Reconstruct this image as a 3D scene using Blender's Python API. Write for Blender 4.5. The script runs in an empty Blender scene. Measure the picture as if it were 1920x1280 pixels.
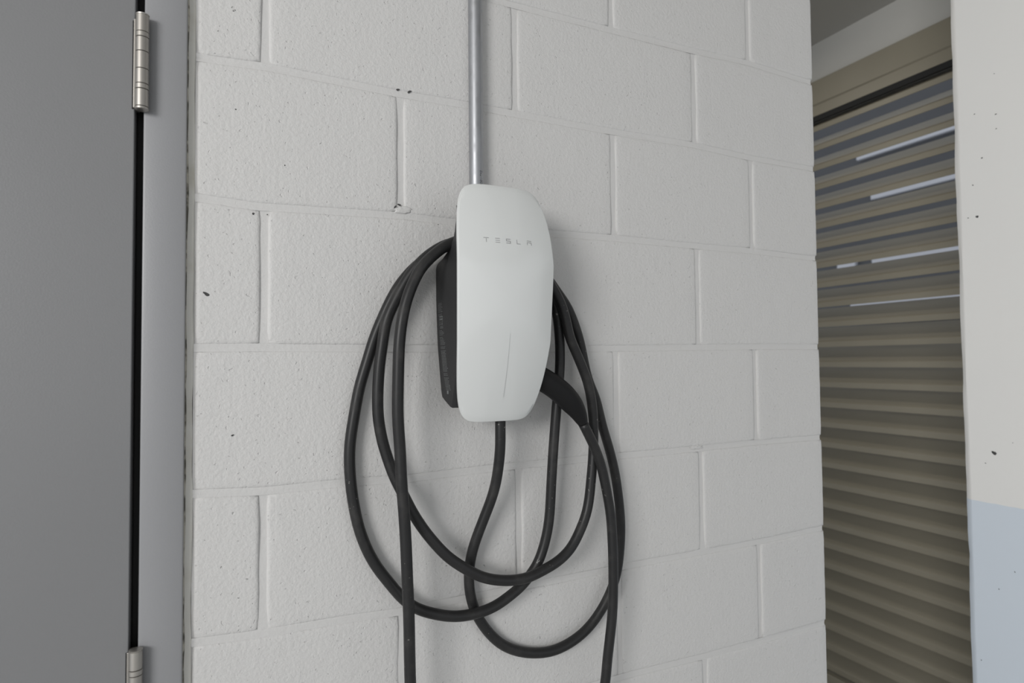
import bpy, bmesh, math, random
from mathutils import Vector, Matrix, noise

# ------------------------------------------------------------------ scene
S = bpy.context.scene
COL = S.collection
GH = 1.6            # height of the reference bed joint above the floor


def W(x, y, z):
    """wall frame (x along the block wall, y up from the bed joint, z out of the wall) -> world"""
    return Vector((x, -z, y + GH))


# camera
cd = bpy.data.cameras.new('camera')
cam = bpy.data.objects.new('camera', cd)
COL.objects.link(cam)
cd.sensor_width = 36.0
cd.lens = 1137.0 / 1920 * 36
cd.clip_start = 0.02
r0 = Vector((0.9035, -0.0091, 0.4285)); r2 = Vector((-0.4286, -0.0326, 0.9029))
m = lambda v: Vector((v.x, -v.z, v.y))
z_ = m(r2).normalized(); x_ = m(r0); x_ = (x_ - z_ * x_.dot(z_)).normalized(); y_ = z_.cross(x_)
M4 = Matrix((x_, y_, z_)).transposed().to_4x4()
M4.translation = W(-0.0495, -0.0237, 0.9247)
cam.matrix_world = M4
cd.dof.use_dof = True
cd.dof.focus_distance = 1.0
cd.dof.aperture_fstop = 4.5
S.camera = cam

# sky: even overcast
wd = bpy.data.worlds.new('overcast_sky'); S.world = wd
wd.use_nodes = True
bg = wd.node_tree.nodes['Background']
bg.inputs[0].default_value = (0.94, 0.97, 1.0, 1)
bg.inputs[1].default_value = 0.78

# large soft light: the open garage bay up on the left behind the camera
ld = bpy.data.lights.new('bay_light', 'AREA')
ld.shape = 'RECTANGLE'; ld.size = 1.1; ld.size_y = 0.9
ld.energy = 64
ld.color = (1.0, 0.985, 0.965)
lo = bpy.data.objects.new('bay_light', ld); COL.objects.link(lo)
lo.location = W(-2.25, 0.60, 2.3)
lo.rotation_euler = (W(0.45, 0.0, 0.0) - lo.location).to_track_quat('-Z', 'Y').to_euler()

# warm ceiling lamp in the passage behind the block wall
pl = bpy.data.lights.new('passage_lamp', 'AREA'); pl.shape = 'DISK'; pl.size = 0.25; pl.energy = 4.5; pl.color = (1.0, 0.93, 0.82)
po = bpy.data.objects.new('passage_lamp', pl); COL.objects.link(po)
po.location = W(1.75, 1.50, -1.35)

S.view_settings.view_transform = 'Standard'
S.view_settings.look = 'None'
S.view_settings.exposure = 0.0
S.view_settings.gamma = 1.0
S.view_settings.use_curve_mapping = False

# centreline of the cord and the connector, metres in the wall frame
CABLE=[(0.3408,-0.0900,0.0580),(0.3403,-0.1258,0.0580),(0.3409,-0.1592,0.0560),(0.3406,-0.1857,0.0500),(0.3389,-0.2128,0.0440),(0.3334,-0.2397,0.0380),(0.3248,-0.2659,0.0320),(0.3157,-0.2919,0.0270),(0.3075,-0.3184,0.0220),(0.3031,-0.3451,0.0180),(0.3027,-0.3719,0.0150),(0.3069,-0.3991,0.0130),(0.3171,-0.4277,0.0120),(0.3367,-0.4584,0.0110),(0.3624,-0.4848,0.0110),(0.3922,-0.5009,0.0120),(0.4222,-0.5094,0.0130),(0.4531,-0.5119,0.0140),(0.4854,-0.5054,0.0150),(0.5187,-0.4894,0.0160),(0.5458,-0.4649,0.0170),(0.5663,-0.4368,0.0180),(0.5829,-0.4013,0.0180),(0.5885,-0.3730,0.0180),(0.5927,-0.3293,0.0180),(0.5914,-0.2997,0.0190),(0.5864,-0.2547,0.0190),(0.5795,-0.2186,0.0200),(0.5681,-0.1793,0.0210),(0.5545,-0.1408,0.0220),(0.5385,-0.0876,0.0240),(0.5251,-0.0611,0.0250),(0.5172,-0.0359,0.0260),(0.5037,0.0168,0.0280),(0.4809,0.0677,0.0300),(0.4601,0.0923,0.0320),(0.4350,0.1210,0.0330),(0.4000,0.1430,0.0330),(0.3650,0.1520,0.0330),(0.3300,0.1540,0.0330),(0.2950,0.1520,0.0330),(0.2641,0.1582,0.0300),(0.2414,0.1424,0.0300),(0.2178,0.1262,0.0290),(0.1916,0.0965,0.0270),(0.1768,0.0704,0.0240),(0.1642,0.0407,0.0190),(0.1542,0.0158,0.0170),(0.1469,-0.0089,0.0155),(0.1396,-0.0335,0.0145),(0.1323,-0.0587,0.0135),(0.1243,-0.1026,0.0125),(0.1179,-0.1492,0.0120),(0.1193,-0.1980,0.0120),(0.1266,-0.2474,0.0120),(0.1326,-0.2720,0.0130),(0.1417,-0.2975,0.0140),(0.1548,-0.3237,0.0150),(0.1732,-0.3499,0.0180),(0.1954,-0.3786,0.0210),(0.2138,-0.3943,0.0240),(0.2435,-0.4070,0.0280),(0.2750,-0.4154,0.0310),(0.3105,-0.4163,0.0320),(0.3391,-0.4115,0.0320),(0.3687,-0.3986,0.0310),(0.3903,-0.3864,0.0300),(0.4091,-0.3679,0.0300),(0.4201,-0.3535,0.0300),(0.4305,-0.3273,0.0310),(0.4372,-0.3008,0.0320),(0.4400,-0.2790,0.0330),(0.4430,-0.2240,0.0350),(0.4464,-0.1689,0.0370),(0.4516,-0.1007,0.0400),(0.4573,-0.0404,0.0420),(0.4572,0.0033,0.0440),(0.4544,0.0281,0.0460),(0.4505,0.0528,0.0480),(0.4461,0.0704,0.0490),(0.4250,0.1030,0.0500),(0.3950,0.1320,0.0500),(0.3600,0.1510,0.0500),(0.3300,0.1570,0.0500),(0.2950,0.1590,0.0500),(0.2628,0.1585,0.0510),(0.2273,0.1374,0.0500),(0.2121,0.1222,0.0480),(0.2023,0.1100,0.0450),(0.1900,0.0882,0.0420),(0.1786,0.0658,0.0390),(0.1671,0.0395,0.0370),(0.1614,0.0025,0.0340),(0.1570,-0.0336,0.0320),(0.1558,-0.1027,0.0300),(0.1648,-0.1502,0.0300),(0.1696,-0.1653,0.0310),(0.1786,-0.1924,0.0330),(0.1906,-0.2173,0.0360),(0.2023,-0.2428,0.0390),(0.2192,-0.2712,0.0420),(0.2392,-0.2977,0.0440),(0.2595,-0.3199,0.0460),(0.2857,-0.3397,0.0480),(0.3124,-0.3561,0.0490),(0.3457,-0.3660,0.0500),(0.3863,-0.3692,0.0500),(0.4133,-0.3624,0.0500),(0.4446,-0.3514,0.0500),(0.4685,-0.3353,0.0500),(0.4880,-0.3084,0.0490),(0.5016,-0.2828,0.0480),(0.5090,-0.2562,0.0470),(0.5126,-0.2284,0.0470),(0.5163,-0.2004,0.0470),(0.5188,-0.1727,0.0465),(0.5194,-0.1365,0.0470),(0.5176,-0.1115,0.0480),(0.5130,-0.0854,0.0500),(0.5057,-0.0599,0.0520),(0.4943,-0.0354,0.0540),(0.4803,-0.0095,0.0570),(0.4665,0.0152,0.0600),(0.4595,0.0397,0.0620),(0.4511,0.0639,0.0640),(0.4250,0.1050,0.0660),(0.3900,0.1380,0.0670),(0.3550,0.1570,0.0680),(0.3250,0.1640,0.0680),(0.2900,0.1640,0.0680),(0.2529,0.1528,0.0690),(0.2347,0.1392,0.0710),(0.2168,0.1235,0.0730),(0.2067,0.1110,0.0740),(0.1944,0.0862,0.0750),(0.1857,0.0620,0.0750),(0.1801,0.0373,0.0750),(0.1760,0.0014,0.0740),(0.1750,-0.0336,0.0730),(0.1746,-0.1004,0.0710),(0.1778,-0.1461,0.0700),(0.1799,-0.1936,0.0700),(0.1839,-0.2413,0.0690),(0.1868,-0.2891,0.0680),(0.1888,-0.3368,0.0670),(0.1910,-0.3845,0.0660),(0.1924,-0.4509,0.0650),(0.1931,-0.4810,0.0650),(0.1975,-0.5500,0.0630),(0.2060,-0.6200,0.0600),(0.2320,-0.6900,0.0560),(0.2800,-0.7450,0.0520),(0.3400,-0.7650,0.0500),(0.4000,-0.7550,0.0500),(0.4600,-0.7150,0.0500),(0.5050,-0.6450,0.0520),(0.5304,-0.5637,0.0550),(0.5343,-0.5289,0.0560),(0.5445,-0.4528,0.0580),(0.5462,-0.3969,0.0600),(0.5447,-0.3404,0.0620),(0.5414,-0.2843,0.0620),(0.5299,-0.2272,0.0630),(0.5225,-0.1984,0.0635),(0.5090,-0.1663,0.0640),(0.4975,-0.1468,0.0660),(0.4850,-0.1274,0.0690)]
HANDLE=[(0.3855,-0.0407,0.0700),(0.4102,-0.0530,0.0700),(0.4403,-0.0717,0.0700),(0.4630,-0.0932,0.0700),(0.4750,-0.1076,0.0700),(0.4844,-0.1268,0.0700)]
PLATE = [0.32704, 0.06335, 0.17831, 0.07814, 0.00405, -0.0118, 0.1306, 0.01383, -0.04224, 0.00997, 7.02744, -0.00136, -0.0048]


# ------------------------------------------------------------------ materials
def nm(name, col, rough=0.6, metal=0.0, spec=0.5):
    mt = bpy.data.materials.new(name); mt.use_nodes = True
    b = mt.node_tree.nodes['Principled BSDF']
    b.inputs['Base Color'].default_value = (*col, 1)
    b.inputs['Roughness'].default_value = rough
    b.inputs['Metallic'].default_value = metal
    b.inputs['Specular IOR Level'].default_value = spec
    return mt, mt.node_tree, b


def N(nt, typ, **kw):
    n = nt.nodes.new(typ)
    for k, v in kw.items():
        if k in n.inputs: n.inputs[k].default_value = v
        else: setattr(n, k, v)
    return n


def mth(nt, op, a, b=None, clamp=False):
    n = nt.nodes.new('ShaderNodeMath'); n.operation = op; n.use_clamp = clamp
    for i, v in enumerate((a, b)):
        if v is None: continue
        if isinstance(v, (int, float)): n.inputs[i].default_value = v
        else: nt.links.new(v, n.inputs[i])
    return n.outputs[0]


def mix(nt, fac, a, b):
    n = nt.nodes.new('ShaderNodeMix'); n.data_type = 'RGBA'
    if isinstance(fac, (int, float)): n.inputs[0].default_value = fac
    else: nt.links.new(fac, n.inputs[0])
    for i, v in ((6, a), (7, b)):
        if isinstance(v, tuple): n.inputs[i].default_value = (*v, 1)
        else: nt.links.new(v, n.inputs[i])
    return n.outputs[2]


def pos(nt):
    return nt.nodes.new('ShaderNodeNewGeometry').outputs['Position']


def noi(nt, P, scale, detail=3, rough=0.5):
    n = N(nt, 'ShaderNodeTexNoise', Scale=scale, Detail=detail, Roughness=rough)
    nt.links.new(P, n.inputs['Vector']); return n.outputs[0]


def ramp(nt, v, a, b):
    n = nt.nodes.new('ShaderNodeMapRange'); n.inputs[1].default_value = a; n.inputs[2].default_value = b
    n.interpolation_type = 'SMOOTHSTEP'
    nt.links.new(v, n.inputs[0]); return n.outputs[0]


def painted_masonry(name, col, pits=1.0, grain=1.0, band=None):
    mt, nt, b = nm(name, col, 0.55, 0, 0.35)
    P = pos(nt)
    warp = N(nt, 'ShaderNodeTexNoise', Scale=60, Detail=2)
    nt.links.new(P, warp.inputs['Vector'])
    vm = nt.nodes.new('ShaderNodeVectorMath'); vm.operation = 'MULTIPLY_ADD'
    nt.links.new(warp.outputs['Color'], vm.inputs[0]); vm.inputs[1].default_value = (0.022,) * 3
    nt.links.new(P, vm.inputs[2])
    WP = vm.outputs[0]
    vo = N(nt, 'ShaderNodeTexVoronoi', Scale=150.0); nt.links.new(WP, vo.inputs['Vector'])
    sel = nt.nodes.new('ShaderNodeSeparateColor'); nt.links.new(vo.outputs['Color'], sel.inputs[0])
    # only some cells hold a pit, clustered by a slow noise
    cl = noi(nt, P, 9, 2)
    sx0 = nt.nodes.new('ShaderNodeSeparateXYZ'); nt.links.new(P, sx0.inputs[0])
    thr = mth(nt, 'SUBTRACT', mth(nt, 'ADD', mth(nt, 'MULTIPLY', cl, 1.1), -0.22), mth(nt, 'MULTIPLY', ramp(nt, sx0.outputs[0], 0.0, 0.9), 0.22))
    has = mth(nt, 'LESS_THAN', sel.outputs[0], thr)
    siz = mth(nt, 'ADD', mth(nt, 'MULTIPLY', sel.outputs[1], 0.20), 0.10)
    d = mth(nt, 'DIVIDE', vo.outputs['Distance'], siz)
    pit = mth(nt, 'MULTIPLY', mth(nt, 'SUBTRACT', 1.0, ramp(nt, d, 0.25, 1.0)), has)
    hgt = mth(nt, 'MULTIPLY', pit, -0.62 * pits)
    g = mth(nt, 'MULTIPLY', noi(nt, P, 330, 3), 0.42 * grain)
    g2 = mth(nt, 'MULTIPLY', noi(nt, P, 170, 2), 0.85 * grain)
    g3 = mth(nt, 'MULTIPLY', noi(nt, P, 28, 2), 0.9 * grain)
    h = mth(nt, 'ADD', mth(nt, 'ADD', hgt, g), mth(nt, 'ADD', g2, g3))
    bp = N(nt, 'ShaderNodeBump', Strength=1.0, Distance=0.0011)
    nt.links.new(h, bp.inputs['Height']); nt.links.new(bp.outputs[0], b.inputs['Normal'])
    deep = mth(nt, 'MULTIPLY', mth(nt, 'MULTIPLY', mth(nt, 'SUBTRACT', 1.0, ramp(nt, d, 0.1, 0.5)), has),
               mth(nt, 'LESS_THAN', sel.outputs[2], 0.04))
    tint = mix(nt, mth(nt, 'MULTIPLY', noi(nt, P, 5, 3), 0.6), col, tuple(c * k for c, k in zip(col, (0.95, 0.955, 0.965))))
    if band:
        sx = nt.nodes.new('ShaderNodeSeparateXYZ'); nt.links.new(P, sx.inputs[0])
        e = mth(nt, 'ADD', sx.outputs[2], mth(nt, 'MULTIPLY', noi(nt, P, 40, 2), 0.004))
        tint = mix(nt, mth(nt, 'LESS_THAN', e, band[0]), tint, band[1])
    c2 = mix(nt, mth(nt, 'MULTIPLY', deep, 0.7 * min(1, pits)), tint, (0.06, 0.06, 0.06))
    nt.links.new(c2, b.inputs['Base Color'])
    return mt


WHITE = (0.585, 0.579, 0.57)
M_BLOCK = painted_masonry('painted_block', WHITE, 1.0, 1.0)
M_MORTAR = painted_masonry('painted_mortar', WHITE, 0.25, 0.5)
M_PIER = painted_masonry('painted_concrete', (0.86, 0.85, 0.825), 0.25, 0.16, (1.178, (0.68, 0.745, 0.82)))
M_CAULK, nt, b = nm('caulk', (0.62, 0.605, 0.56), 0.45)
nz = noi(nt, pos(nt), 45, 3)
bp = N(nt, 'ShaderNodeBump', Strength=0.8, Distance=0.002); nt.links.new(nz, bp.inputs['Height']); nt.links.new(bp.outputs[0], b.inputs['Normal'])
nt.links.new(mix(nt, ramp(nt, noi(nt, pos(nt), 14, 4), 0.5, 0.75), (0.64, 0.63, 0.59), (0.52, 0.50, 0.44)), b.inputs['Base Color'])
M_GRIME, nt, b = nm('grimy_sealant', (0.12, 0.11, 0.09), 0.8)
nt.links.new(mix(nt, ramp(nt, noi(nt, pos(nt), 55, 4), 0.42, 0.6), (0.09, 0.085, 0.07), (0.42, 0.40, 0.35)), b.inputs['Base Color'])


def steel_paint(name, col, rough):
    mt, nt, b = nm(name, col, rough, 0, 0.4)
    nz = noi(nt, pos(nt), 420, 2)
    bp = N(nt, 'ShaderNodeBump', Strength=0.35, Distance=0.0004); nt.links.new(nz, bp.inputs['Height']); nt.links.new(bp.outputs[0], b.inputs['Normal'])
    nt.links.new(mix(nt, noi(nt, pos(nt), 3, 3), tuple(c * 0.95 for c in col), tuple(c * 1.05 for c in col)), b.inputs['Base Color'])
    return mt


M_DOOR = steel_paint('door_paint', (0.188, 0.190, 0.195), 0.42)
M_FRAME = steel_paint('frame_paint', (0.262, 0.265, 0.275), 0.38)
M_GAP_BLACK = nm('gap_and_pin_black', (0.012, 0.012, 0.012), 0.8)[0]  # black for the hinge pin and for shade painted into gaps
M_NICKEL, nt, b = nm('satin_nickel', (0.44, 0.42, 0.39), 0.42, 0.9)
M_GALV, nt, b = nm('galvanised_steel', (0.42, 0.43, 0.45), 0.40, 1.0)
nt.links.new(ramp(nt, noi(nt, pos(nt), 60, 3), -0.9, 2.0), b.inputs['Roughness'])
M_INK = nm('black_ink', (0.03, 0.03, 0.03), 0.6)[0]
M_PLATE, nt, b = nm('white_gloss_plastic', (0.64, 0.655, 0.65), 0.16, 0, 0.5)
M_LOGO = nm('grey_print', (0.30, 0.30, 0.305), 0.4)[0]
M_SLOT = nm('indicator_slot', (0.50, 0.51, 0.51), 0.35)[0]
M_BODY, nt, b = nm('charcoal_plastic', (0.026, 0.026, 0.027), 0.55, 0, 0.35)
bp = N(nt, 'ShaderNodeBump', Strength=0.4, Distance=0.0004); nt.links.new(noi(nt, pos(nt), 900, 2), bp.inputs['Height']); nt.links.new(bp.outputs[0], b.inputs['Normal'])
M_LABEL = nm('label_ink', (0.17, 0.18, 0.18), 0.6)[0]
M_BODY2 = nm('handle_plastic', (0.008, 0.008, 0.0085), 0.5, 0, 0.22)[0]
M_CABLE, nt, b = nm('rubber_cable', (0.02, 0.02, 0.02), 0.42, 0, 0.32)
P = pos(nt)
dust = ramp(nt, noi(nt, P, 26, 5, 0.6), 0.48, 0.72)
sc = mth(nt, 'MULTIPLY', ramp(nt, noi(nt, P, 160, 3, 0.6), 0.66, 0.72), ramp(nt, noi(nt, P, 9, 2), 0.56, 0.62))
nt.links.new(mix(nt, sc, mix(nt, dust, (0.018, 0.018, 0.0185), (0.034, 0.033, 0.032)), (0.22, 0.21, 0.20)), b.inputs['Base Color'])
nt.links.new(mth(nt, 'ADD', mth(nt, 'MULTIPLY', dust, 0.15), 0.40), b.inputs['Roughness'])
M_SLAT, nt, b = nm('bronze_louver_paint', (0.24, 0.225, 0.19), 0.45, 0.0, 0.4)
nt.links.new(mix(nt, noi(nt, pos(nt), 4, 3), (0.235, 0.215, 0.165), (0.28, 0.255, 0.198)), b.inputs['Base Color'])
M_CONC, nt, b = nm('grey_concrete', (0.42, 0.42, 0.40), 0.8)
nt.links.new(mix(nt, noi(nt, pos(nt), 3, 5), (0.46, 0.455, 0.43), (0.56, 0.55, 0.52)), b.inputs['Base Color'])
M_CEIL = nm('ceiling_concrete', (0.42, 0.41, 0.385), 0.85)[0]
M_FLOOR, nt, b = nm('floor_concrete', (0.4, 0.4, 0.39), 0.6)
nt.links.new(mix(nt, noi(nt, pos(nt), 2, 6), (0.50, 0.50, 0.49), (0.62, 0.615, 0.60)), b.inputs['Base Color'])
M_FAR, nt, b = nm('dark_cladding', (0.05, 0.054, 0.064), 0.6)
nt.links.new(mix(nt, noi(nt, pos(nt), 1.2, 3), (0.045, 0.048, 0.058), (0.085, 0.09, 0.10)), b.inputs['Base Color'])
M_PIT = nm('pit_painted_shade', (0.06, 0.06, 0.06), 0.9)[0]  # dark colour paints the shade inside the small holes


# ------------------------------------------------------------------ helpers
def obj(name, bm, mat, parent=None, smooth=False, recalc=True):
    me = bpy.data.meshes.new(name)
    if recalc: bmesh.ops.recalc_face_normals(bm, faces=bm.faces)
    bm.to_mesh(me); bm.free()
    if smooth:
        for p in me.polygons: p.use_smooth = True
    me.materials.append(mat)
    o = bpy.data.objects.new(name, me); COL.objects.link(o)
    if parent: o.parent = parent
    return o


def empty(name, loc):
    o = bpy.data.objects.new(name, None); COL.objects.link(o); o.location = loc
    o.empty_display_size = 0.05
    return o


def attach(o, parent):
    o.parent = parent
    o.matrix_parent_inverse = parent.matrix_basis.inverted()
    return o


def tag(o, label=None, cat=None, group=None, kind=None):
    for k, v in (('label', label), ('category', cat), ('group', group), ('kind', kind)):
        if v: o[k] = v
    return o


def box(bm, x0, x1, y0, y1, z0, z1, bev=0.0, seg=2):
    vs = [bm.verts.new(W(x, y, z)) for x in (x0, x1) for y in (y0, y1) for z in (z0, z1)]
    F = [(0, 1, 3, 2), (4, 6, 7, 5), (0, 4, 5, 1), (2, 3, 7, 6), (0, 2, 6, 4), (1, 5, 7, 3)]
    fs = [bm.faces.new([vs[i] for i in f]) for f in F]
    if bev:
        es = {e for f in fs for e in f.edges}
        bmesh.ops.bevel(bm, geom=list(es), offset=bev, segments=seg, profile=0.5, affect='EDGES')


def loft(bm, rings, cap0=True, cap1=True, closed=True):
    R = [[bm.verts.new(p) for p in r] for r in rings]
    n = len(R[0])
    for a, b in zip(R, R[1:]):
        for i in range(n if closed else n - 1):
            j = (i + 1) % n
            bm.faces.new((a[i], a[j], b[j], b[i]))
    if cap0: bm.faces.new(R[0][::-1])
    if cap1: bm.faces.new(R[-1])
    return R


def lathe_y(bm, cx, cz, prof, n=28):
    """vertical turned piece: prof = [(y, r)...]"""
    loft(bm, [[W(cx + r * math.cos(2 * math.pi * i / n), y, cz + r * math.sin(2 * math.pi * i / n)) for i in range(n)]
              for y, r in prof])


def shade(o, ang=35):
    for p in o.data.polygons: p.use_smooth = True
    try:
        o.data.set_sharp_from_angle(angle=math.radians(ang))
    except Exception:
        pass
    return o


rnd = random.Random(7)
HTOP = 1.55      # ceiling height in the wall frame
FLOOR = -GH

# ------------------------------------------------------------------ setting: block wall
TAB = {3: [(0.395, 0.5913), (0.799, 0.5965), (0.947, 0.6032), (1.105, 0.5983)],
       2: [(-0.082, 0.3985), (0.001, 0.4027), (0.196, 0.3990), (0.306, 0.4012), (0.604, 0.4014), (0.801, 0.4050), (0.952, 0.3998), (1.098, 0.4007)],
       1: [(-0.084, 0.2036), (-0.010, 0.1990), (0.194, 0.2055), (0.465, 0.2000), (0.602, 0.2024), (0.796, 0.2018), (0.951, 0.2030), (1.091, 0.2000)],
       0: [(-0.083, -0.0017), (-0.004, -0.0008), (0.240, -0.0021), (0.595, -0.0019), (0.798, 0.0004), (0.945, 0.0018), (1.109, 0.0021)],
       -1: [(-0.085, -0.1979), (0.001, -0.2030), (0.112, -0.2014), (0.210, -0.2040), (0.349, -0.2000), (0.528, -0.1989), (0.796, -0.1987), (0.942, -0.1968), (1.122, -0.1982)],
       -2: [(-0.084, -0.3949), (0.002, -0.3999), (0.112, -0.4015), (0.192, -0.4055), (0.507, -0.4015), (0.632, -0.3999), (0.791, -0.4002), (0.947, -0.4007), (1.115, -0.3968)],
       -3: [(0.628, -0.5966), (0.786, -0.6007), (0.947, -0.6020), (1.134, -0.6017)]}


def joint_y(k, x):
    t = TAB.get(k)
    if not t: return 0.2 * k
    if x <= t[0][0]: return t[0][1]
    for (a, ya), (b, yb) in zip(t, t[1:]):
        if x <= b: return ya + (yb - ya) * (x - a) / (b - a)
    return t[-1][1]


VX = {0: 0.001, 1: 0.199, 2: 0.400, 3: 0.6010, 4: 0.799}
XA = 0.9500
XEND = 1.1455
XJ = -0.0875      # right edge of the filler beside the door frame
DOOR_L = -1.1205  # left outer edge of door frame
DOOR_TOP = 0.6100


def wob(x, y, s, a):
    return a * noise.noise(Vector((x * s, y * s, 3.7)))


wall = None


def mortar_mesh():
    bm = bmesh.new()
    def patch(x0, x1, y0, y1, side_r=False):
        st = 0.02
        nx = max(1, round((x1 - x0) / st)); ny = max(1, round((y1 - y0) / st))
        g = [[bm.verts.new(W(x0 + (x1 - x0) * i / nx, y0 + (y1 - y0) * j / ny,
                             -0.0030 + wob(i * st + x0, j * st + y0, 14, 0.0022))) for j in range(ny + 1)] for i in range(nx + 1)]
        for i in range(nx):
            for j in range(ny):
                bm.faces.new((g[i][j], g[i + 1][j], g[i + 1][j + 1], g[i][j + 1]))
        # solid body behind
        back = [bm.verts.new(W(x, y, -0.19)) for x, y in ((x0, y0), (x1, y0), (x1, y1), (x0, y1))]
        bm.faces.new(back)
        bm.faces.new([back[0], back[1]] + [g[i][0] for i in range(nx, -1, -1)])
        bm.faces.new([back[3], back[2]] + [g[i][ny] for i in range(nx, -1, -1)])
        bm.faces.new([back[0], back[3]] + [g[0][j] for j in range(ny, -1, -1)])
        bm.faces.new([back[1], back[2]] + [g[nx][j] for j in range(ny, -1, -1)])
    patch(XJ, XEND - 0.006, FLOOR, HTOP)
    patch(DOOR_L, XJ, DOOR_TOP, HTOP)
    patch(-2.6, DOOR_L, FLOOR, HTOP)
    return bm


wall = obj('wall_back', mortar_mesh(), M_MORTAR, smooth=False)
shade(wall, 50)
wall['kind'] = 'structure'


def block(x0, x1, k0, k1=None, gl=0.0045, gr=0.0045, end=False, ytop=None, ybot=None):
    """one painted concrete block with slightly uneven, eased edges"""
    bm = bmesh.new()
    n = max(4, round((x1 - x0) / 0.018)); mth_ = 10
    gb = 0.0042
    def yb(x): return (joint_y(k0, x) if ybot is None else ybot) + (gb if ybot is None else 0)
    def yt(x): return (joint_y(k0 + 1, x) if ytop is None else ytop) - (gb if ytop is None else 0)
    xl = x0 + gl; xr = x1 - gr
    pts = []
    for i in range(n): x = xl + (xr - xl) * i / n; pts.append((x, yb(x), 0, -1))
    for i in range(mth_): pts.append((xr, yb(xr) + (yt(xr) - yb(xr)) * i / mth_, 1, 0))
    for i in range(n): x = xr - (xr - xl) * i / n; pts.append((x, yt(x), 0, 1))
    for i in range(mth_): pts.append((xl, yt(xl) - (yt(xl) - yb(xl)) * i / mth_, -1, 0))
    c = Vector(((xl + xr) / 2, (yb(xl) + yt(xr)) / 2))
    tilt = rnd.uniform(-0.0006, 0.0006)
    rings = []
    prof = [(0.0, -0.19 if end else -0.03), (0.0, -0.0050), (0.0005, -0.0022), (0.0018, -0.0010), (0.0036, -0.0003), (0.0062, 0.0)]
    jit = [wob(p[0] * 1.0 + 5, p[1] * 1.0, 45, 0.0007) + rnd.uniform(-0.0002, 0.0002) for p in pts]
    N_ = len(pts)
    for ins, z in prof:
        r = []
        for (x, y, nx, ny), j in zip(pts, jit):
            corner = (x in (xl, xr)) and (abs(y - yb(x)) < 1e-6 or abs(y - yt(x)) < 1e-6)
            if corner:
                dx = 1 if x == xr else -1; dy = 1 if abs(y - yt(x)) < 1e-6 else -1
                q = ins + 0.0012
                r.append(W(x - dx * q, y - dy * q, z + tilt))
            else:
                q = ins + j * (1.0 if z > -0.05 else 0)
                r.append(W(x - nx * q, y - ny * q, z + (tilt if z > -0.1 else 0)))
        rings.append(r)
    R = loft(bm, rings, True, False)
    # front face, a fan round an almost flat centre keeps it cheap
    inner = [bm.verts.new(v.co + (W(c.x, c.y, 0) - v.co) * 0.12) for v in R[-1]]
    for v in inner: v.co.y = -(tilt)
    for i in range(N_):
        j = (i + 1) % N_
        bm.faces.new((R[-1][i], R[-1][j], inner[j], inner[i]))
    bm.faces.new(inner)
    o = obj('concrete_block', bm, M_BLOCK)
    shade(o, 60)
    attach(o, wall)
    return o


def row(k, xa, xb, joints, ytop=None, ybot=None, lgap=0.0015, endr=False):
    xs = [xa] + [j for j in joints if xa + 0.03 < j < xb - 0.03] + [xb]
    for i in range(len(xs) - 1):
        last = i == len(xs) - 2
        block(xs[i], xs[i + 1], k,
              gl=lgap if i == 0 else 0.0046,
              gr=(-0.0012 if endr else 0.0015) if last else 0.0046,
              end=last and endr, ytop=ytop, ybot=ybot)


even = [VX[0], VX[2], VX[4]]
odd = [VX[1], VX[3], XA]
for k in range(-8, 8):
    js = even if k % 2 == 0 else odd
    yt_ = HTOP if k == 7 else None
    yb_ = FLOOR if k == -8 else None
    if k < 3:
        row(k, XJ, XEND, js, ytop=yt_, ybot=yb_, endr=True)
        lft = [-0.4 * i - (0.2 if k % 2 else 0.0) for i in range(8)]
        row(k, -2.6, DOOR_L, lft, ytop=yt_, ybot=yb_)
    else:
        more = [(-0.4 if k % 2 == 0 else -0.2) - 0.4 * i for i in range(7)][::-1]
        row(k, -2.6, XEND, more + js, ytop=yt_, ybot=(DOOR_TOP if False else yb_), endr=True)

# tooled bed joints, nearly flush and thick with paint
for k in range(-7, 8):
    xa_ = XJ + 0.0005 if k < 3 else -2.6
    bm = bmesh.new(); rings = []
    nx = int((XEND - 0.004 - xa_) / 0.02)
    for i in range(nx + 1):
        x = xa_ + (XEND - 0.004 - xa_) * i / nx
        y = joint_y(k, x); dpt = 0.0012 + wob(x, y, 9, 0.0014)
        rings.append([W(x, y - 0.0060, -0.006), W(x, y - 0.0056, -0.0016), W(x, y - 0.0030, -0.0008 - dpt * .6), W(x, y, -0.0009 - dpt), W(x, y + 0.0030, -0.0008 - dpt * .6), W(x, y + 0.0056, -0.0016), W(x, y + 0.0060, -0.006)])
    loft(bm, rings)
    attach(shade(obj('bed_joint', bm, M_MORTAR), 60), wall)
# filler strip between the frame and the first blocks
bm = bmesh.new()
ny = 110
rings = []
for j in range(ny + 1):
    y = FLOOR + (DOOR_TOP - FLOOR) * j / ny
    kk = abs((y / 0.2) - round(y / 0.2)) * 0.2
    bump = 0.0016 * math.exp(-(kk / 0.008) ** 2)
    xr = XJ + wob(0, y, 22, 0.0016) + bump
    xl = -0.0968
    zf = wob(3, y, 9, 0.0012)
    rings.append([W(xl, y, -0.03), W(xl, y, 0.002 + zf), W(xl + 0.0035, y, 0.0012 + zf), W(xr - 0.002, y, 0.0 + zf * .6), W(xr, y, -0.0018), W(xr, y, -0.03)])
loft(bm, rings)
o = attach(shade(obj('filler_strip', bm, M_CAULK), 50), wall)
tag(o, 'off-white filler strip beside the door frame')
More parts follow.
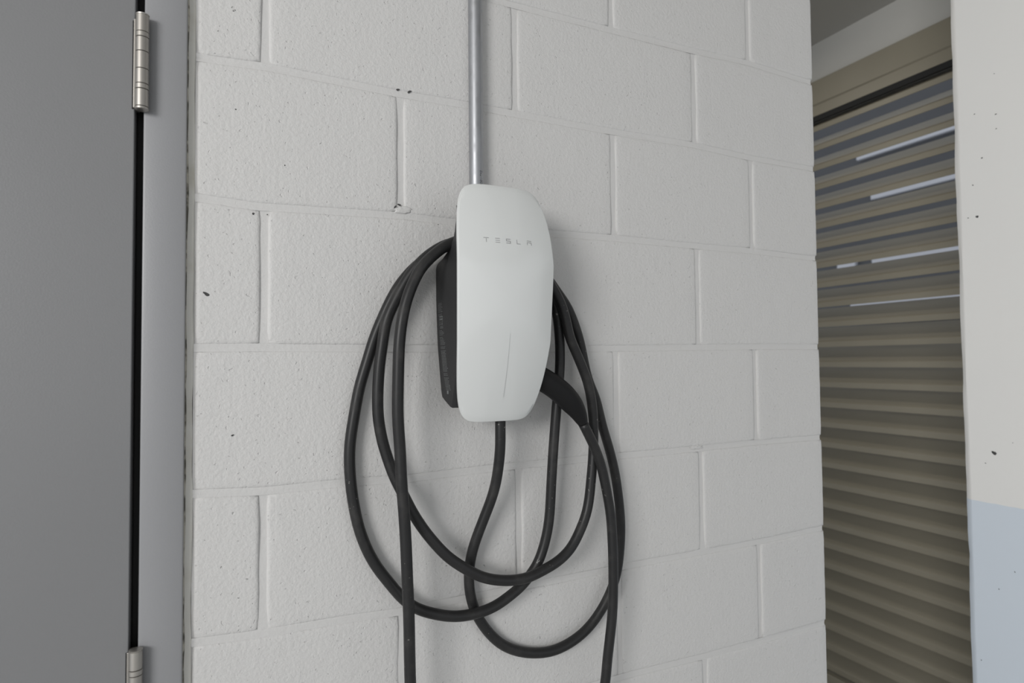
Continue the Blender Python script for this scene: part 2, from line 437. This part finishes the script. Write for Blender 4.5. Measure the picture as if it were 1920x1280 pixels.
# grimy sealant bead
bm = bmesh.new(); rings = []
for j in range(ny + 1):
    y = FLOOR + (DOOR_TOP - FLOOR) * j / ny
    w = 0.0012 + abs(wob(9, y, 12, 0.0032))
    x0 = -0.0972; z0 = 0.0030
    rings.append([W(x0, y, -0.003), W(x0, y, z0 + w * .6), W(x0 + w * .7, y, z0 + wob(1, y, 60, .0008)), W(x0 + w + 0.0006, y, 0.0004), W(x0 + w + .0006, y, -0.003)])
loft(bm, rings)
attach(shade(obj('sealant_bead', bm, M_GRIME), 50), wall)


def chip(x, y, s, asp=1.0, rot=0.0, plane=None, seed=0):
    """a small raised mark for a hole, its inner shade painted dark"""
    r = random.Random(seed); n = 10
    pr = []
    for q, z in ((1.25, -0.0002), (1.0, 0.0005), (0.72, 0.0003), (0.45, 0.00005)):
        ring = []
        for i in range(n):
            a = 2 * math.pi * i / n
            rr = s * q * (1 + 0.25 * math.sin(a * 2 + seed) + 0.15 * math.sin(3 * a + seed * 2))
            u, v = rr * math.cos(a), rr * asp * math.sin(a)
            u, v = u * math.cos(rot) - v * math.sin(rot), u * math.sin(rot) + v * math.cos(rot)
            ring.append(W(x + u, y + v, z) if plane is None else Vector((plane - z, -(x + u), y + v + GH)))
        pr.append(ring)
    return pr


bm = bmesh.new()
loft(bm, chip(-0.072, 0.0719, 0.0036, 0.55, -0.3, seed=3), False, True)
tag(attach(obj('drill_hole', bm, M_PIT), wall), 'drilled hole left of the cable, its shade painted dark')
bm = bmesh.new()
for i, (x, y, s) in enumerate([(0.1948, 0.4047, .0022), (0.2135, 0.4048, .0026), (0.190, 0.2185, .0020), (0.1965, 0.2225, .0022), (0.194, 0.2150, .0012),
                               (0.0281, 0.2625, .0010), (-0.0386, -0.1223, .0016), (-0.0397, 0.4739, .0018), (-0.0425, 0.478, .0011),
                               (-0.0194, -0.3209, .0012), (-0.0369, 0.3334, .0011), (-0.0135, 0.188, .0018), (0.005, 0.1885, .0009),
                               (-0.06, 0.44, .0010), (-0.052, -0.30, .0011), (-0.030, -0.345, .0010), (0.26, 0.197, .0009)]):
    loft(bm, chip(x, y, s, 0.6, 0.5 * (i % 3), seed=i), False, True)
tag(attach(obj('pinhole', bm, M_PIT), wall), None, kind='stuff')

def lump(x, y, w, h, d, seed):
    bm = bmesh.new(); n = 26
    rings = []
    for q, hz in ((1.0, -0.003), (0.97, -0.0003), (0.8, 0.45), (0.55, 0.85), (0.25, 1.0)):
        r = []
        for i in range(n):
            a = 2 * math.pi * i / n
            k = q * (1 + 0.55 * noise.noise(Vector((math.cos(a) * 2.6, math.sin(a) * 2.6, seed))))
            px, py = x + w * k * math.cos(a), y + h * k * math.sin(a)
            zz = hz * d + 0.0006 * noise.noise(Vector((px * 260, py * 260, seed))) if hz > 0 else hz
            r.append(W(px, py, zz))
        rings.append(r)
    loft(bm, rings)
    attach(shade(obj('mortar_lump', bm, M_BLOCK), 60), wall)


lump(0.2030, 0.2150, 0.0125, 0.0062, 0.0008, 2.3)
lump(0.7880, -0.1950, 0.015, 0.0042, 0.0009, 5.1)

# ------------------------------------------------------------------ floor, ceiling, other walls
def slab(name, x0, x1, y0, y1, z0, z1, mat, kind='structure'):
    bm = bmesh.new(); box(bm, x0, x1, y0, y1, z0, z1)
    o = obj(name, bm, mat)
    if kind: o['kind'] = kind
    return o


slab('floor', -2.6, 2.74, FLOOR - 0.15, FLOOR, -3.2, 9.0, M_FLOOR)
slab('ceiling', -2.6, 2.74, HTOP, HTOP + 0.2, -3.2, 4.6, M_CEIL)
slab('wall_far', 1.145 - 0.2, 2.74, FLOOR, HTOP, -3.2, -3.0, M_CONC)
# pier on the right, chamfered corner
bm = bmesh.new()
n = 90; rings = []
PX = 1.85
for j in range(n + 1):
    y = FLOOR + (HTOP - FLOOR) * j / n
    e1 = wob(2, y, 7, 0.0022) + wob(5, y, 30, 0.0010); e2 = wob(8, y, 6, 0.0022)
    rings.append([W(PX + 0.60, y, -0.094), W(PX + 0.017 + e1, y, -0.096 + e1), W(PX + 0.0075, y, -0.0865 + e1), W(PX + 0.0012, y, -0.0785 + e2), W(PX, y, -0.0745 + e2), W(PX, y, 0.60), W(PX + 0.6, y, 0.60)])
loft(bm, rings)
pier = shade(obj('wall_right', bm, M_PIER), 25)
pier['kind'] = 'structure'
tag(pier, 'white painted concrete pier with a blue-grey band at its foot')
bm = bmesh.new()
for i, (y, z) in enumerate([(0.6383, 0.0164), (0.6577, -0.0352), (0.5984, 0.0164), (0.529, -0.0205), (0.3684, -0.0373), (-0.2858, -0.0157),
                            (0.7508, 0.016), (0.3695, -0.0598), (-0.3164, -0.0372), (-0.253, 0.0287), (0.4594, -0.0452), (-0.6521, -0.0155), (-0.8623, -0.0642), (-0.5946, 0.023)]):
    s = [.0018, .0014, .0014, .0020, .0034, .0052, .0012, .0014, .0013, .0010, .0016, .0013, .0012, .0014][i]
    loft(bm, chip(z, y, s, 0.8, 0.4 * i, plane=PX, seed=i + 20), False, True)
o = obj('pinhole', bm, M_PIT); o['kind'] = 'stuff'
attach(o, pier)

# ------------------------------------------------------------------ door
FZ = 0.012
door = empty('door_1', W(-0.1475, FLOOR, 0.0)); door['kind'] = 'structure'
LEAF_R = -0.1568; LEAF_L = LEAF_R - 0.914
bm = bmesh.new(); box(bm, LEAF_L, LEAF_R, FLOOR + 0.01, 0.553, FZ - 0.044, FZ, 0.0012, 2)
attach(obj('door_leaf', bm, M_DOOR), door)
# hollow metal frame: two jambs and head, with a stop and return
bm = bmesh.new()
def jamb(xi, xo, sgn):
    # profile in (x,z), extruded in y : face, soffit, stop
    pr = [(xo, -0.06), (xo, FZ - 0.003), (xo + sgn * 0.0008, FZ - 0.0008), (xo + sgn * 0.003, FZ), (xi - sgn * 0.003, FZ), (xi - sgn * 0.0008, FZ - 0.0008),
          (xi, FZ - 0.003), (xi, FZ - 0.048), (xi + sgn * 0.014, FZ - 0.048), (xi + sgn * 0.014, -0.06)]
    loft(bm, [[W(x, y, z) for x, z in pr] for y in (FLOOR, 0.61)])
jamb(-0.1468, -0.0968, -1)
jamb(LEAF_L - 0.004, DOOR_L, 1)
box(bm, LEAF_L - 0.0035, -0.1472, 0.558, 0.6098, -0.06, FZ, 0.001)
attach(shade(obj('door_frame', bm, M_FRAME), 30), door)
bm = bmesh.new()
box(bm, LEAF_R + 0.0002, -0.1470, FLOOR, 0.556, FZ - 0.040, FZ - 0.022, 0.002)
attach(obj('door_gap_shade', bm, M_GAP_BLACK), door)  # black strip added to paint the shade between leaf and frame


def hinge(ytop):
    y0 = ytop - 0.126
    cx, cz, r = -0.1478, FZ + 0.0088, 0.0076
    h = empty('hinge', W(cx, y0, cz))
    attach(h, door)
    tag(h, 'satin nickel butt hinge')
    L = 0.126
    fr = [0.012, 0.195, 0.250, 0.400, 0.580, 0.735, 0.790, 0.970]
    names = ['knuckle', 'bearing_ring', 'knuckle', 'knuckle', 'knuckle', 'bearing_ring', 'knuckle']
    for i in range(7):
        a = ytop - L * fr[i] - 0.00025; b_ = ytop - L * fr[i + 1] + 0.00025
        rr = r if names[i] == 'knuckle' else r * 1.03
        bm = bmesh.new()
        lathe_y(bm, cx, cz, [(b_, rr * .90), (b_ + 0.0004, rr), (a - 0.0004, rr), (a, rr * .90)])
        part = shade(obj(names[i], bm, M_NICKEL), 30); attach2(part, h)
    bm = bmesh.new()
    lathe_y(bm, cx, cz, [(ytop - 0.0020, r * .6), (ytop - 0.0018, r * 1.0), (ytop - 0.0006, r * 1.04), (ytop, r * .88)])
    lathe_y(bm, cx, cz, [(y0 - 0.0002, r * .5), (y0, r * .85), (y0 + 0.0006, r * 1.04), (y0 + 0.0032, r * 1.04), (y0 + 0.0036, r * .7)])
    attach2(shade(obj('pin_cap', bm, M_NICKEL), 30), h)
    bm = bmesh.new()
    lathe_y(bm, cx, cz, [(y0 + 0.003, r * .86), (ytop - 0.003, r * .86)])
    attach2(shade(obj('pin', bm, M_GAP_BLACK), 30), h)
    bm = bmesh.new()
    box(bm, LEAF_R - 0.0012, cx - r * 0.55, y0 + 0.004, ytop - 0.005, FZ - 0.012, FZ + 0.0042, 0.0006)
    attach2(obj('hinge_leaf', bm, M_NICKEL), h)
    bm = bmesh.new()
    box(bm, LEAF_R - 0.0030, LEAF_R - 0.0011, y0 + 0.003, ytop - 0.006, FZ - 0.002, FZ + 0.0003)
    attach2(obj('mortise_gap_shade', bm, M_GAP_BLACK), h)  # solid black sliver painting the shade of the mortise slot
    return h


def attach2(o, h):
    o.parent = h
    o.matrix_parent_inverse = (Matrix.Translation(h_world(h))).inverted()
    return o


def h_world(h):
    v = Vector(h.location)
    return v


hinge(0.4312); hinge(-0.3807); hinge(-1.19)

# ------------------------------------------------------------------ louver
LX = 2.63
lou = empty('louver', W(LX, FLOOR, -1.2))
tag(lou, 'bronze metal louver panel filling the opening behind the pier', 'louver')
Z0, Z1 = -2.9, 0.5
PITCH = 0.0985
K0 = -0.0660
def yk(i): return K0 + PITCH * i
# header with a shadow reveal
bm = bmesh.new()
pr = [(0.0, 1.356), (0.0, 1.236), (0.004, 1.232), (0.004, 1.186), (0.012, 1.180), (0.14, 1.180), (0.14, 1.356)]
pr = [(-0.03, 1.356), (-0.03, 1.240), (-0.022, 1.234), (-0.022, 1.184), (-0.004, 1.184), (-0.004, 1.245), (0.14, 1.245), (0.14, 1.356)]
loft(bm, [[W(LX + dx, y, z) for dx, y in pr] for z in (Z0, Z1)])
attach(obj('header', bm, M_SLAT), lou)
bm = bmesh.new(); box(bm, LX - .021, LX - .006, 1.158, 1.1838, Z0, Z1); attach(obj('header_gap_shade', bm, M_GAP_BLACK), lou)  # black strip added as painted shade in the gap below the header
for zz in (Z0, Z1):
    bm = bmesh.new(); box(bm, LX - 0.03, LX + 0.11, FLOOR, 1.184, zz - 0.05, zz + 0.05, 0.004); attach(obj('side_frame', bm, M_SLAT), lou)
bm = bmesh.new(); box(bm, LX - 0.03, LX + 0.11, FLOOR, FLOOR + 0.05, Z0 + .05, Z1 - .05, 0.004); attach(obj('sill', bm, M_SLAT), lou)
# slat profile (depth away from the viewer, height above the lip's lower edge)
SP = [(0.0, 0.0), (0.0, 0.024), (0.003, 0.029), (0.010, 0.033), (0.116, 0.098), (0.121, 0.1025), (0.126, 0.102), (0.1255, 0.099), (0.119, 0.094),
      (0.013, 0.029), (0.006, 0.024), (0.003, 0.020), (0.003, 0.0)]
bm = bmesh.new()
loft(bm, [[Vector((dx, -z, dy)) for dx, dy in SP] for z in (Z0 + 0.04 + 1.2, Z1 - 0.04 + 1.2)])
first = None
i = 12
while yk(i) > FLOOR + 0.05:
    loc = (0, 0, yk(i) - FLOOR)
    if first is None:
        first = shade(obj('slat', bm, M_SLAT), 30)
        o = first
    else:
        o = first.copy(); COL.objects.link(o)
    o.parent = lou; o.location = loc
    i -= 1
# mullion posts behind the slats
for zz in (-1.93, 0.02):
    bm = bmesh.new(); box(bm, LX + 0.13, LX + 0.17, FLOOR, 1.24, zz - 0.025, zz + 0.025, 0.003); attach(obj('mullion', bm, M_SLAT), lou)
# wall above the louver
slab('trim_1', LX - 0.012, LX + 0.2, 1.3565, HTOP, Z0 - 0.1, Z1 + 0.1, M_CONC)

# building across the lane, seen through the slats
far = empty('building', W(8.0, FLOOR, -4))
tag(far, 'dark clad building seen through the louver gaps with pale window bands', 'building')
bands = [(2.74, 2.80, -4.60, 0.5, 1), (2.14, 2.26, -4.41, 0.5, 0), (1.24, 1.52, -4.42, .5, 0), (1.26, 1.5, -4.94, -4.66, 0), (0.70, 0.80, -4.75, .5, 0), (0.45, 0.54, -4.38, 0.5, 0)]
ys = sorted({FLOOR, 6.0} | {b_[0] for b_ in bands} | {b_[1] for b_ in bands})
M_GLASS = nm('pale_window_glass', (0.50, 0.52, 0.58), 0.35, 0.0, 0.5)[0]
bm = bmesh.new(); box(bm, 8.0, 8.3, FLOOR, 5.2, -12, 6); attach(obj('cladding', bm, M_FAR), far)
for (y0, y1, z0, z1, q) in bands:
    bm = bmesh.new(); box(bm, 7.94, 8.02, y0, y1, z0, z1, 0.01)
    attach(obj('window_band', bm, M_GLASS), far)
slab('ground', 2.75, 14, FLOOR - 0.3, FLOOR - 0.1, -12, 6, M_FLOOR)

# ------------------------------------------------------------------ conduit
cx, cz, cr = 0.3217, 0.0124, 0.0117
bm = bmesh.new()
lathe_y(bm, cx, cz, [(0.120, cr), (HTOP, cr)], 40)
con = shade(obj('conduit', bm, M_GALV), 30)
con.data.transform(Matrix.Translation(-W(cx, 0.12, cz))); con.location = W(cx, 0.12, cz)
tag(con, 'galvanised metal conduit running down the block wall into the charger', 'conduit')


def text_mesh(s, size):
    cu = bpy.data.curves.new('t', 'FONT'); cu.body = s; cu.size = size; cu.resolution_u = 2
    o = bpy.data.objects.new('t', cu); COL.objects.link(o)
    bpy.context.view_layer.update()
    me = bpy.data.meshes.new_from_object(o.evaluated_get(bpy.context.evaluated_depsgraph_get()))
    vs = [tuple(v.co) for v in me.vertices]; fs = [tuple(p.vertices) for p in me.polygons]
    bpy.data.objects.remove(o); bpy.data.curves.remove(cu); bpy.data.meshes.remove(me)
    return vs, fs


vs, fs = text_mesh('EMT 1 SCOUTI 4MPO 1', 0.0072)
L = max(v[0] for v in vs)
bm = bmesh.new()
th0 = math.radians(70)      # angle on the pipe, measured from +x towards the room
V = []
for x, y, z in vs:
    th = th0 + (y - 0.0026) / cr
    V.append(bm.verts.new(W(cx + (cr + 0.0001) * math.cos(th), 0.2865 - x / L * 0.0525, cz + (cr + 0.0001) * math.sin(th))))
for f_ in fs:
    try: bm.faces.new([V[k] for k in f_])
    except ValueError: pass
attach(obj('printed_marking', bm, M_INK, recalc=False), con)

# ------------------------------------------------------------------ charger
PXc, PYc, HH, w0, w1, w2, z0, z1, z2, zd, nn, w3, z3 = PLATE
chg = empty('wall_charger', W(0.327, -0.10, 0.0))
tag(chg, 'white fronted electric car charger mounted on the painted block wall', 'charger')


def pz(u, v): return z0 + z1 * v + z2 * v * v + z3 * v ** 3 - zd * u * u
def pw(v): return w0 + w1 * v + w2 * v * v + w3 * v ** 3
def p_at(X, Y, off=0.0):
    v = (Y - PYc) / HH; u = (X - PXc) / pw(v)
    return W(X, Y, pz(u, v) + off)


bm = bmesh.new()
NT = 160
def sc_(t): return math.copysign(abs(math.cos(t)) ** (2 / nn), math.cos(t)), math.copysign(abs(math.sin(t)) ** (2 / nn), math.sin(t))
def pring(rho, dz, shrink=0.0):
    r = []
    for i in range(NT):
        u, v = sc_(2 * math.pi * (i + .5) / NT)
        uu, vv = u * rho, v * rho
        X = PXc + uu * (pw(vv) - shrink); Y = PYc + vv * (HH - shrink)
        r.append(W(X, Y, pz(uu, vv) + dz))
    return r
rings = [pring(0.02, 0)] + [pring(q, 0) for q in (0.1, .2, .3, .4, .5, .6, .7, .8, .88, .94, .975)]
rings += [pring(1, -0.0001, 0.0016), pring(1, -0.0007, 0.0005), pring(1, -0.0018, 0), pring(1, -0.0055, 0), pring(1, -0.0065, 0.0006),
          pring(1, -0.0066, 0.003), pring(.9, -0.0066)]
loft(bm, rings)
attach(shade(obj('face_plate', bm, M_PLATE), 40), chg)

# rear housing: side profile (back edge) swept across the width
bk = [(0.2040, .0985), (0.1940, .0985), (0.1838, .0965), (0.1681, .0890), (0.1583, .0825), (0.1500, .0720), (0.1425, .0550), (0.1360, .034), (0.1325, .013), (0.1290, .0045), (0.122, .0010),
      (0.100, .0010), (0.077, .0012), (0.035, .0045), (0.000, .0082), (-.042, .0175), (-.072, .0250), (-.0785, .0285), (-.0825, .0385), (-.0910, .0640)]
def body_ring(X, inset):
    pts = []
    for (y, z) in bk:
        pts.append((y, z + (inset if z < .09 else 0)))
    cy = 0.06
    out = [W(X, cy + (y - cy) * (1 - inset * 3), z) for y, z in pts]
    for j in range(14):
        y = -.0920 + (0.2045 + .0920) * j / 13
        v = (y - PYc) / HH
        out.append(W(X, cy + (y - cy) * (1 - inset * 3), max(pz(1, v) - 0.0075, 0.066, 0.0988 if y > .19 else 0)))
    return out
XB0, XB1 = 0.2549, 0.3900
bm = bmesh.new()
loft(bm, [body_ring(XB0 + a, b_) for a, b_ in ((0, .0022), (.0008, .0008), (.0025, 0))] + [body_ring(XB1 - a, b_) for a, b_ in ((.0025, 0), (.0008, .0008), (0, .0022))])
attach(shade(obj('rear_housing', bm, M_BODY), 28), chg)
# spacer rim between housing and plate
bm = bmesh.new()
loft(bm, [pring(0.955, -0.0064), pring(0.955, -0.0095), pring(0.93, -0.0105)])
attach(shade(obj('spacer_rim', bm, M_BODY), 30), chg)

# lettering
def stroke(bm, x0, y0, x1, y1):
    n = 3
    for i in range(n):
        a = x0 + (x1 - x0) * i / n; b_ = x0 + (x1 - x0) * (i + 1) / n
        vs = [bm.verts.new(p_at(*q, 0.00015)) for q in ((a, y0), (b_, y0), (b_, y1), (a, y1))]
        bm.faces.new(vs)
t = 0.00085
yt, yb = 0.15535, 0.14855
ym = (yt + yb) / 2
letters = {
    'T': [(.2868, yt - t, .2948, yt), (.2904, yb, .2904 + t, yt - t * 1.6)],
    'E': [(.3046, yt - t, .3117, yt), (.3046, ym - t / 2, .3117, ym + t / 2), (.3046, yb, .3117, yb + t)],
    'S': [(.3214, yt - t, .3286, yt), (.3214, ym, .3214 + t, yt - t), (.3214, ym - t / 2, .3286, ym + t / 2), (.3286 - t, yb + t, .3286, ym), (.3214, yb, .3286, yb + t)],
    'L': [(.3386, yb, .3386 + t, yt), (.3386 + t, yb, .3450, yb + t)],
    'A': [(.3561, yt - t, .3640, yt), (.3561, ym, .3640, ym + t), (.3561, yb, .3561 + t, ym), (.3640 - t, yb, .3640, ym)],
}
bm = bmesh.new()
for st in letters.values():
    for s_ in st: stroke(bm, *s_)
tag(attach(obj('lettering', bm, M_LOGO), chg), 'grey wordmark reading T E S L A')
# thin indicator slot
bm = bmesh.new()
for i in range(16):
    ya = 0.0168 - 0.0945 * i / 16; yb_ = 0.0168 - 0.0945 * (i + 1) / 16
    xa = .3276 + .0010 * i / 16; xb = .3276 + .0010 * (i + 1) / 16
    bm.faces.new([bm.verts.new(p_at(*q, 0.0001)) for q in ((xa, ya), (xb, yb_), (xb + .0006, yb_), (xa + .0006, ya))])
tag(attach(obj('indicator_slot', bm, M_SLOT), chg), 'thin vertical indicator line')
# rating print on the side of the housing: dense small print, lines and one framed box
bm = bmesh.new()
rr = random.Random(4)
def lab(y0, y1, z0_, z1_):
    vs = [bm.verts.new(W(XB0 - 0.00012, y, z)) for y, z in ((y0, z0_), (y1, z0_), (y1, z1_), (y0, z1_))]
    bm.faces.new(vs)
y = 0.068
while y > -0.066:
    s = (0.068 - y) / 0.134
    zs = 0.0135 + 0.030 * s * s + 0.006 * s; wd_ = 0.018 if s < .45 else 0.021
    if 0.028 < y < 0.047:
        lab(y, y - 0.0007, zs + 0.004, zs + 0.019)
    else:
        z = zs
        while z < zs + wd_ * rr.uniform(.75, 1.0):
            wl = rr.uniform(.0015, .006)
            lab(y, y - 0.0007, z, z + wl); z += wl + rr.uniform(.0008, .0016)
    y -= 0.0022 if rr.random() < .9 else 0.004
for k in range(4):
    lab(0.0475 - k * .0045, 0.0465 - k * .0045, 0.0195, 0.0345)
lab(0.0475, 0.0325, 0.0188, 0.0198); lab(0.0475, 0.0325, 0.034, 0.035)
lab(-.067, -.0720, .0530, .0600)
tag(attach(obj('rating_label', bm, M_LABEL), chg), 'small grey print on the housing side')

# socket holding the connector, on the right side of the housing
bm = bmesh.new()
hd = [Vector(p) for p in HANDLE]


def tube(bm, pts, rad, n=20, asp=None, capped=True):
    """tube through points (wall frame); rad list of (ra, rb)"""
    P = [W(*p) for p in pts]
    rings = []
    T = []
    for i in range(len(P)):
        a = P[max(i - 1, 0)]; b_ = P[min(i + 1, len(P) - 1)]
        T.append((b_ - a).normalized())
    nrm = T[0].orthogonal().normalized() if abs(T[0].y) > .95 else (Vector((0, -1, 0)) - T[0] * T[0].dot(Vector((0, -1, 0)))).normalized()
    for i, p in enumerate(P):
        nrm = (nrm - T[i] * nrm.dot(T[i])).normalized()
        bi = T[i].cross(nrm)
        ra, rb = rad[i] if isinstance(rad, list) else (rad, rad)
        rings.append([p + nrm * ra * math.cos(2 * math.pi * k / n) + bi * rb * math.sin(2 * math.pi * k / n) for k in range(n)])
    loft(bm, rings, capped, capped)


def catmull(pts, step):
    P = [Vector(p) for p in pts]; out = []
    for i in range(len(P) - 1):
        p0 = P[max(i - 1, 0)]; p1 = P[i]; p2 = P[i + 1]; p3 = P[min(i + 2, len(P) - 1)]
        n = max(1, int((p2 - p1).length / step))
        d1 = (p2 - p1).length; 
        # centripetal form
        t0 = 0; t1 = t0 + max((p1 - p0).length, 1e-6) ** .5; t2 = t1 + max(d1, 1e-6) ** .5; t3 = t2 + max((p3 - p2).length, 1e-6) ** .5
        for k in range(n):
            t = t1 + (t2 - t1) * k / n
            A1 = p0 * ((t1 - t) / (t1 - t0)) + p1 * ((t - t0) / (t1 - t0))
            A2 = p1 * ((t2 - t) / (t2 - t1)) + p2 * ((t - t1) / (t2 - t1))
            A3 = p2 * ((t3 - t) / (t3 - t2)) + p3 * ((t - t2) / (t3 - t2))
            B1 = A1 * ((t2 - t) / (t2 - t0)) + A2 * ((t - t0) / (t2 - t0))
            B2 = A2 * ((t3 - t) / (t3 - t1)) + A3 * ((t - t1) / (t3 - t1))
            out.append(B1 * ((t2 - t) / (t2 - t1)) + B2 * ((t - t1) / (t2 - t1)))
    out.append(P[-1]); return out


def smooth(P, it, w=0.5):
    for _ in range(it):
        Q = [P[0]]
        for a, b_, c in zip(P, P[1:], P[2:]): Q.append(b_ * (1 - w) + (a + c) * (w / 2))
        Q.append(P[-1]); P = Q
    return P


bm.free()
# ------------------------------------------------------------------ cable
CR = 0.0083
cab = empty('charging_cable', W(0.33, -0.765, 0.05))
tag(cab, 'black charging cable looped around the charger with its connector plugged into the side', 'cable')
cp = smooth(catmull(CABLE, 0.006), 5)
bm = bmesh.new()
tube(bm, cp, CR, 24)
attach(obj('cord', bm, M_CABLE, smooth=True), cab)
# gland under the charger
bm = bmesh.new()
lathe_y(bm, 0.3408, 0.058, [(-0.091, .0115), (-0.108, .0115), (-0.1095, .0098), (-0.1095, .0076)])
attach(shade(obj('cable_gland', bm, M_BODY), 30), chg)
# connector: tapered curved handle
hp = smooth(catmull([(0.352, -0.022, 0.066)] + [tuple(p) for p in hd], 0.003), 20)
n = len(hp)
acc = [0.0]
for a, b_ in zip(hp, hp[1:]): acc.append(acc[-1] + (b_ - a).length)
Lh = acc[-1]
def rad_at(s):
    q = s / Lh
    K = [(0, .0192), (.25, .0188), (.50, .0190), (.66, .0193), (.78, .0180), (.90, .0138), (.985, .0098), (1, .0088)]
    for (a, ra), (b_, rb) in zip(K, K[1:]):
        if q <= b_:
            t_ = (q - a) / (b_ - a); t_ = t_ * t_ * (3 - 2 * t_) if False else t_
            return ra + (rb - ra) * t_
    return K[-1][1]
rads = [rad_at(s) for s in acc]
for _ in range(6):
    rads = [rads[0]] + [(a + b_ * 2 + c) / 4 for a, b_, c in zip(rads, rads[1:], rads[2:])] + [rads[-1]]
bm = bmesh.new()
tube(bm, hp, [(r_ * 0.85, r_) for r_ in rads], 28)
attach(shade(obj('connector', bm, M_BODY2), 40), cab)

# worn white print left on one strand of the cord
tgt = Vector((0.4181, -0.3537, 0.030))
ii = min(range(60, len(cp) - 1), key=lambda i: (cp[i] - tgt).length)
T_ = (cp[ii + 1] - cp[ii - 1]).normalized()
if T_.y < 0: T_ = -T_
B_ = Vector((0, 0, 1)).cross(T_).normalized(); O_ = T_.cross(B_).normalized()
if O_.z < 0: O_ = -O_
side = T_.cross(O_).normalized()
vs, fs = text_mesh('xC', 0.0052)
bm = bmesh.new(); V = []
for x, y, z in vs:
    th = 0.62 - (y - 0.0018) / CR
    p = cp[ii] + T_ * (x - 0.0036) + (O_ * math.cos(th) - side * math.sin(th)) * (CR + 0.00012)
    V.append(bm.verts.new(W(*p)))
for f_ in fs:
    try: bm.faces.new([V[k] for k in f_])
    except ValueError: pass
M_WORN = nm('worn_white_print', (0.42, 0.42, 0.41), 0.7)[0]
tag(attach(obj('worn_print', bm, M_WORN, recalc=False), cab), 'worn white print on the cord')
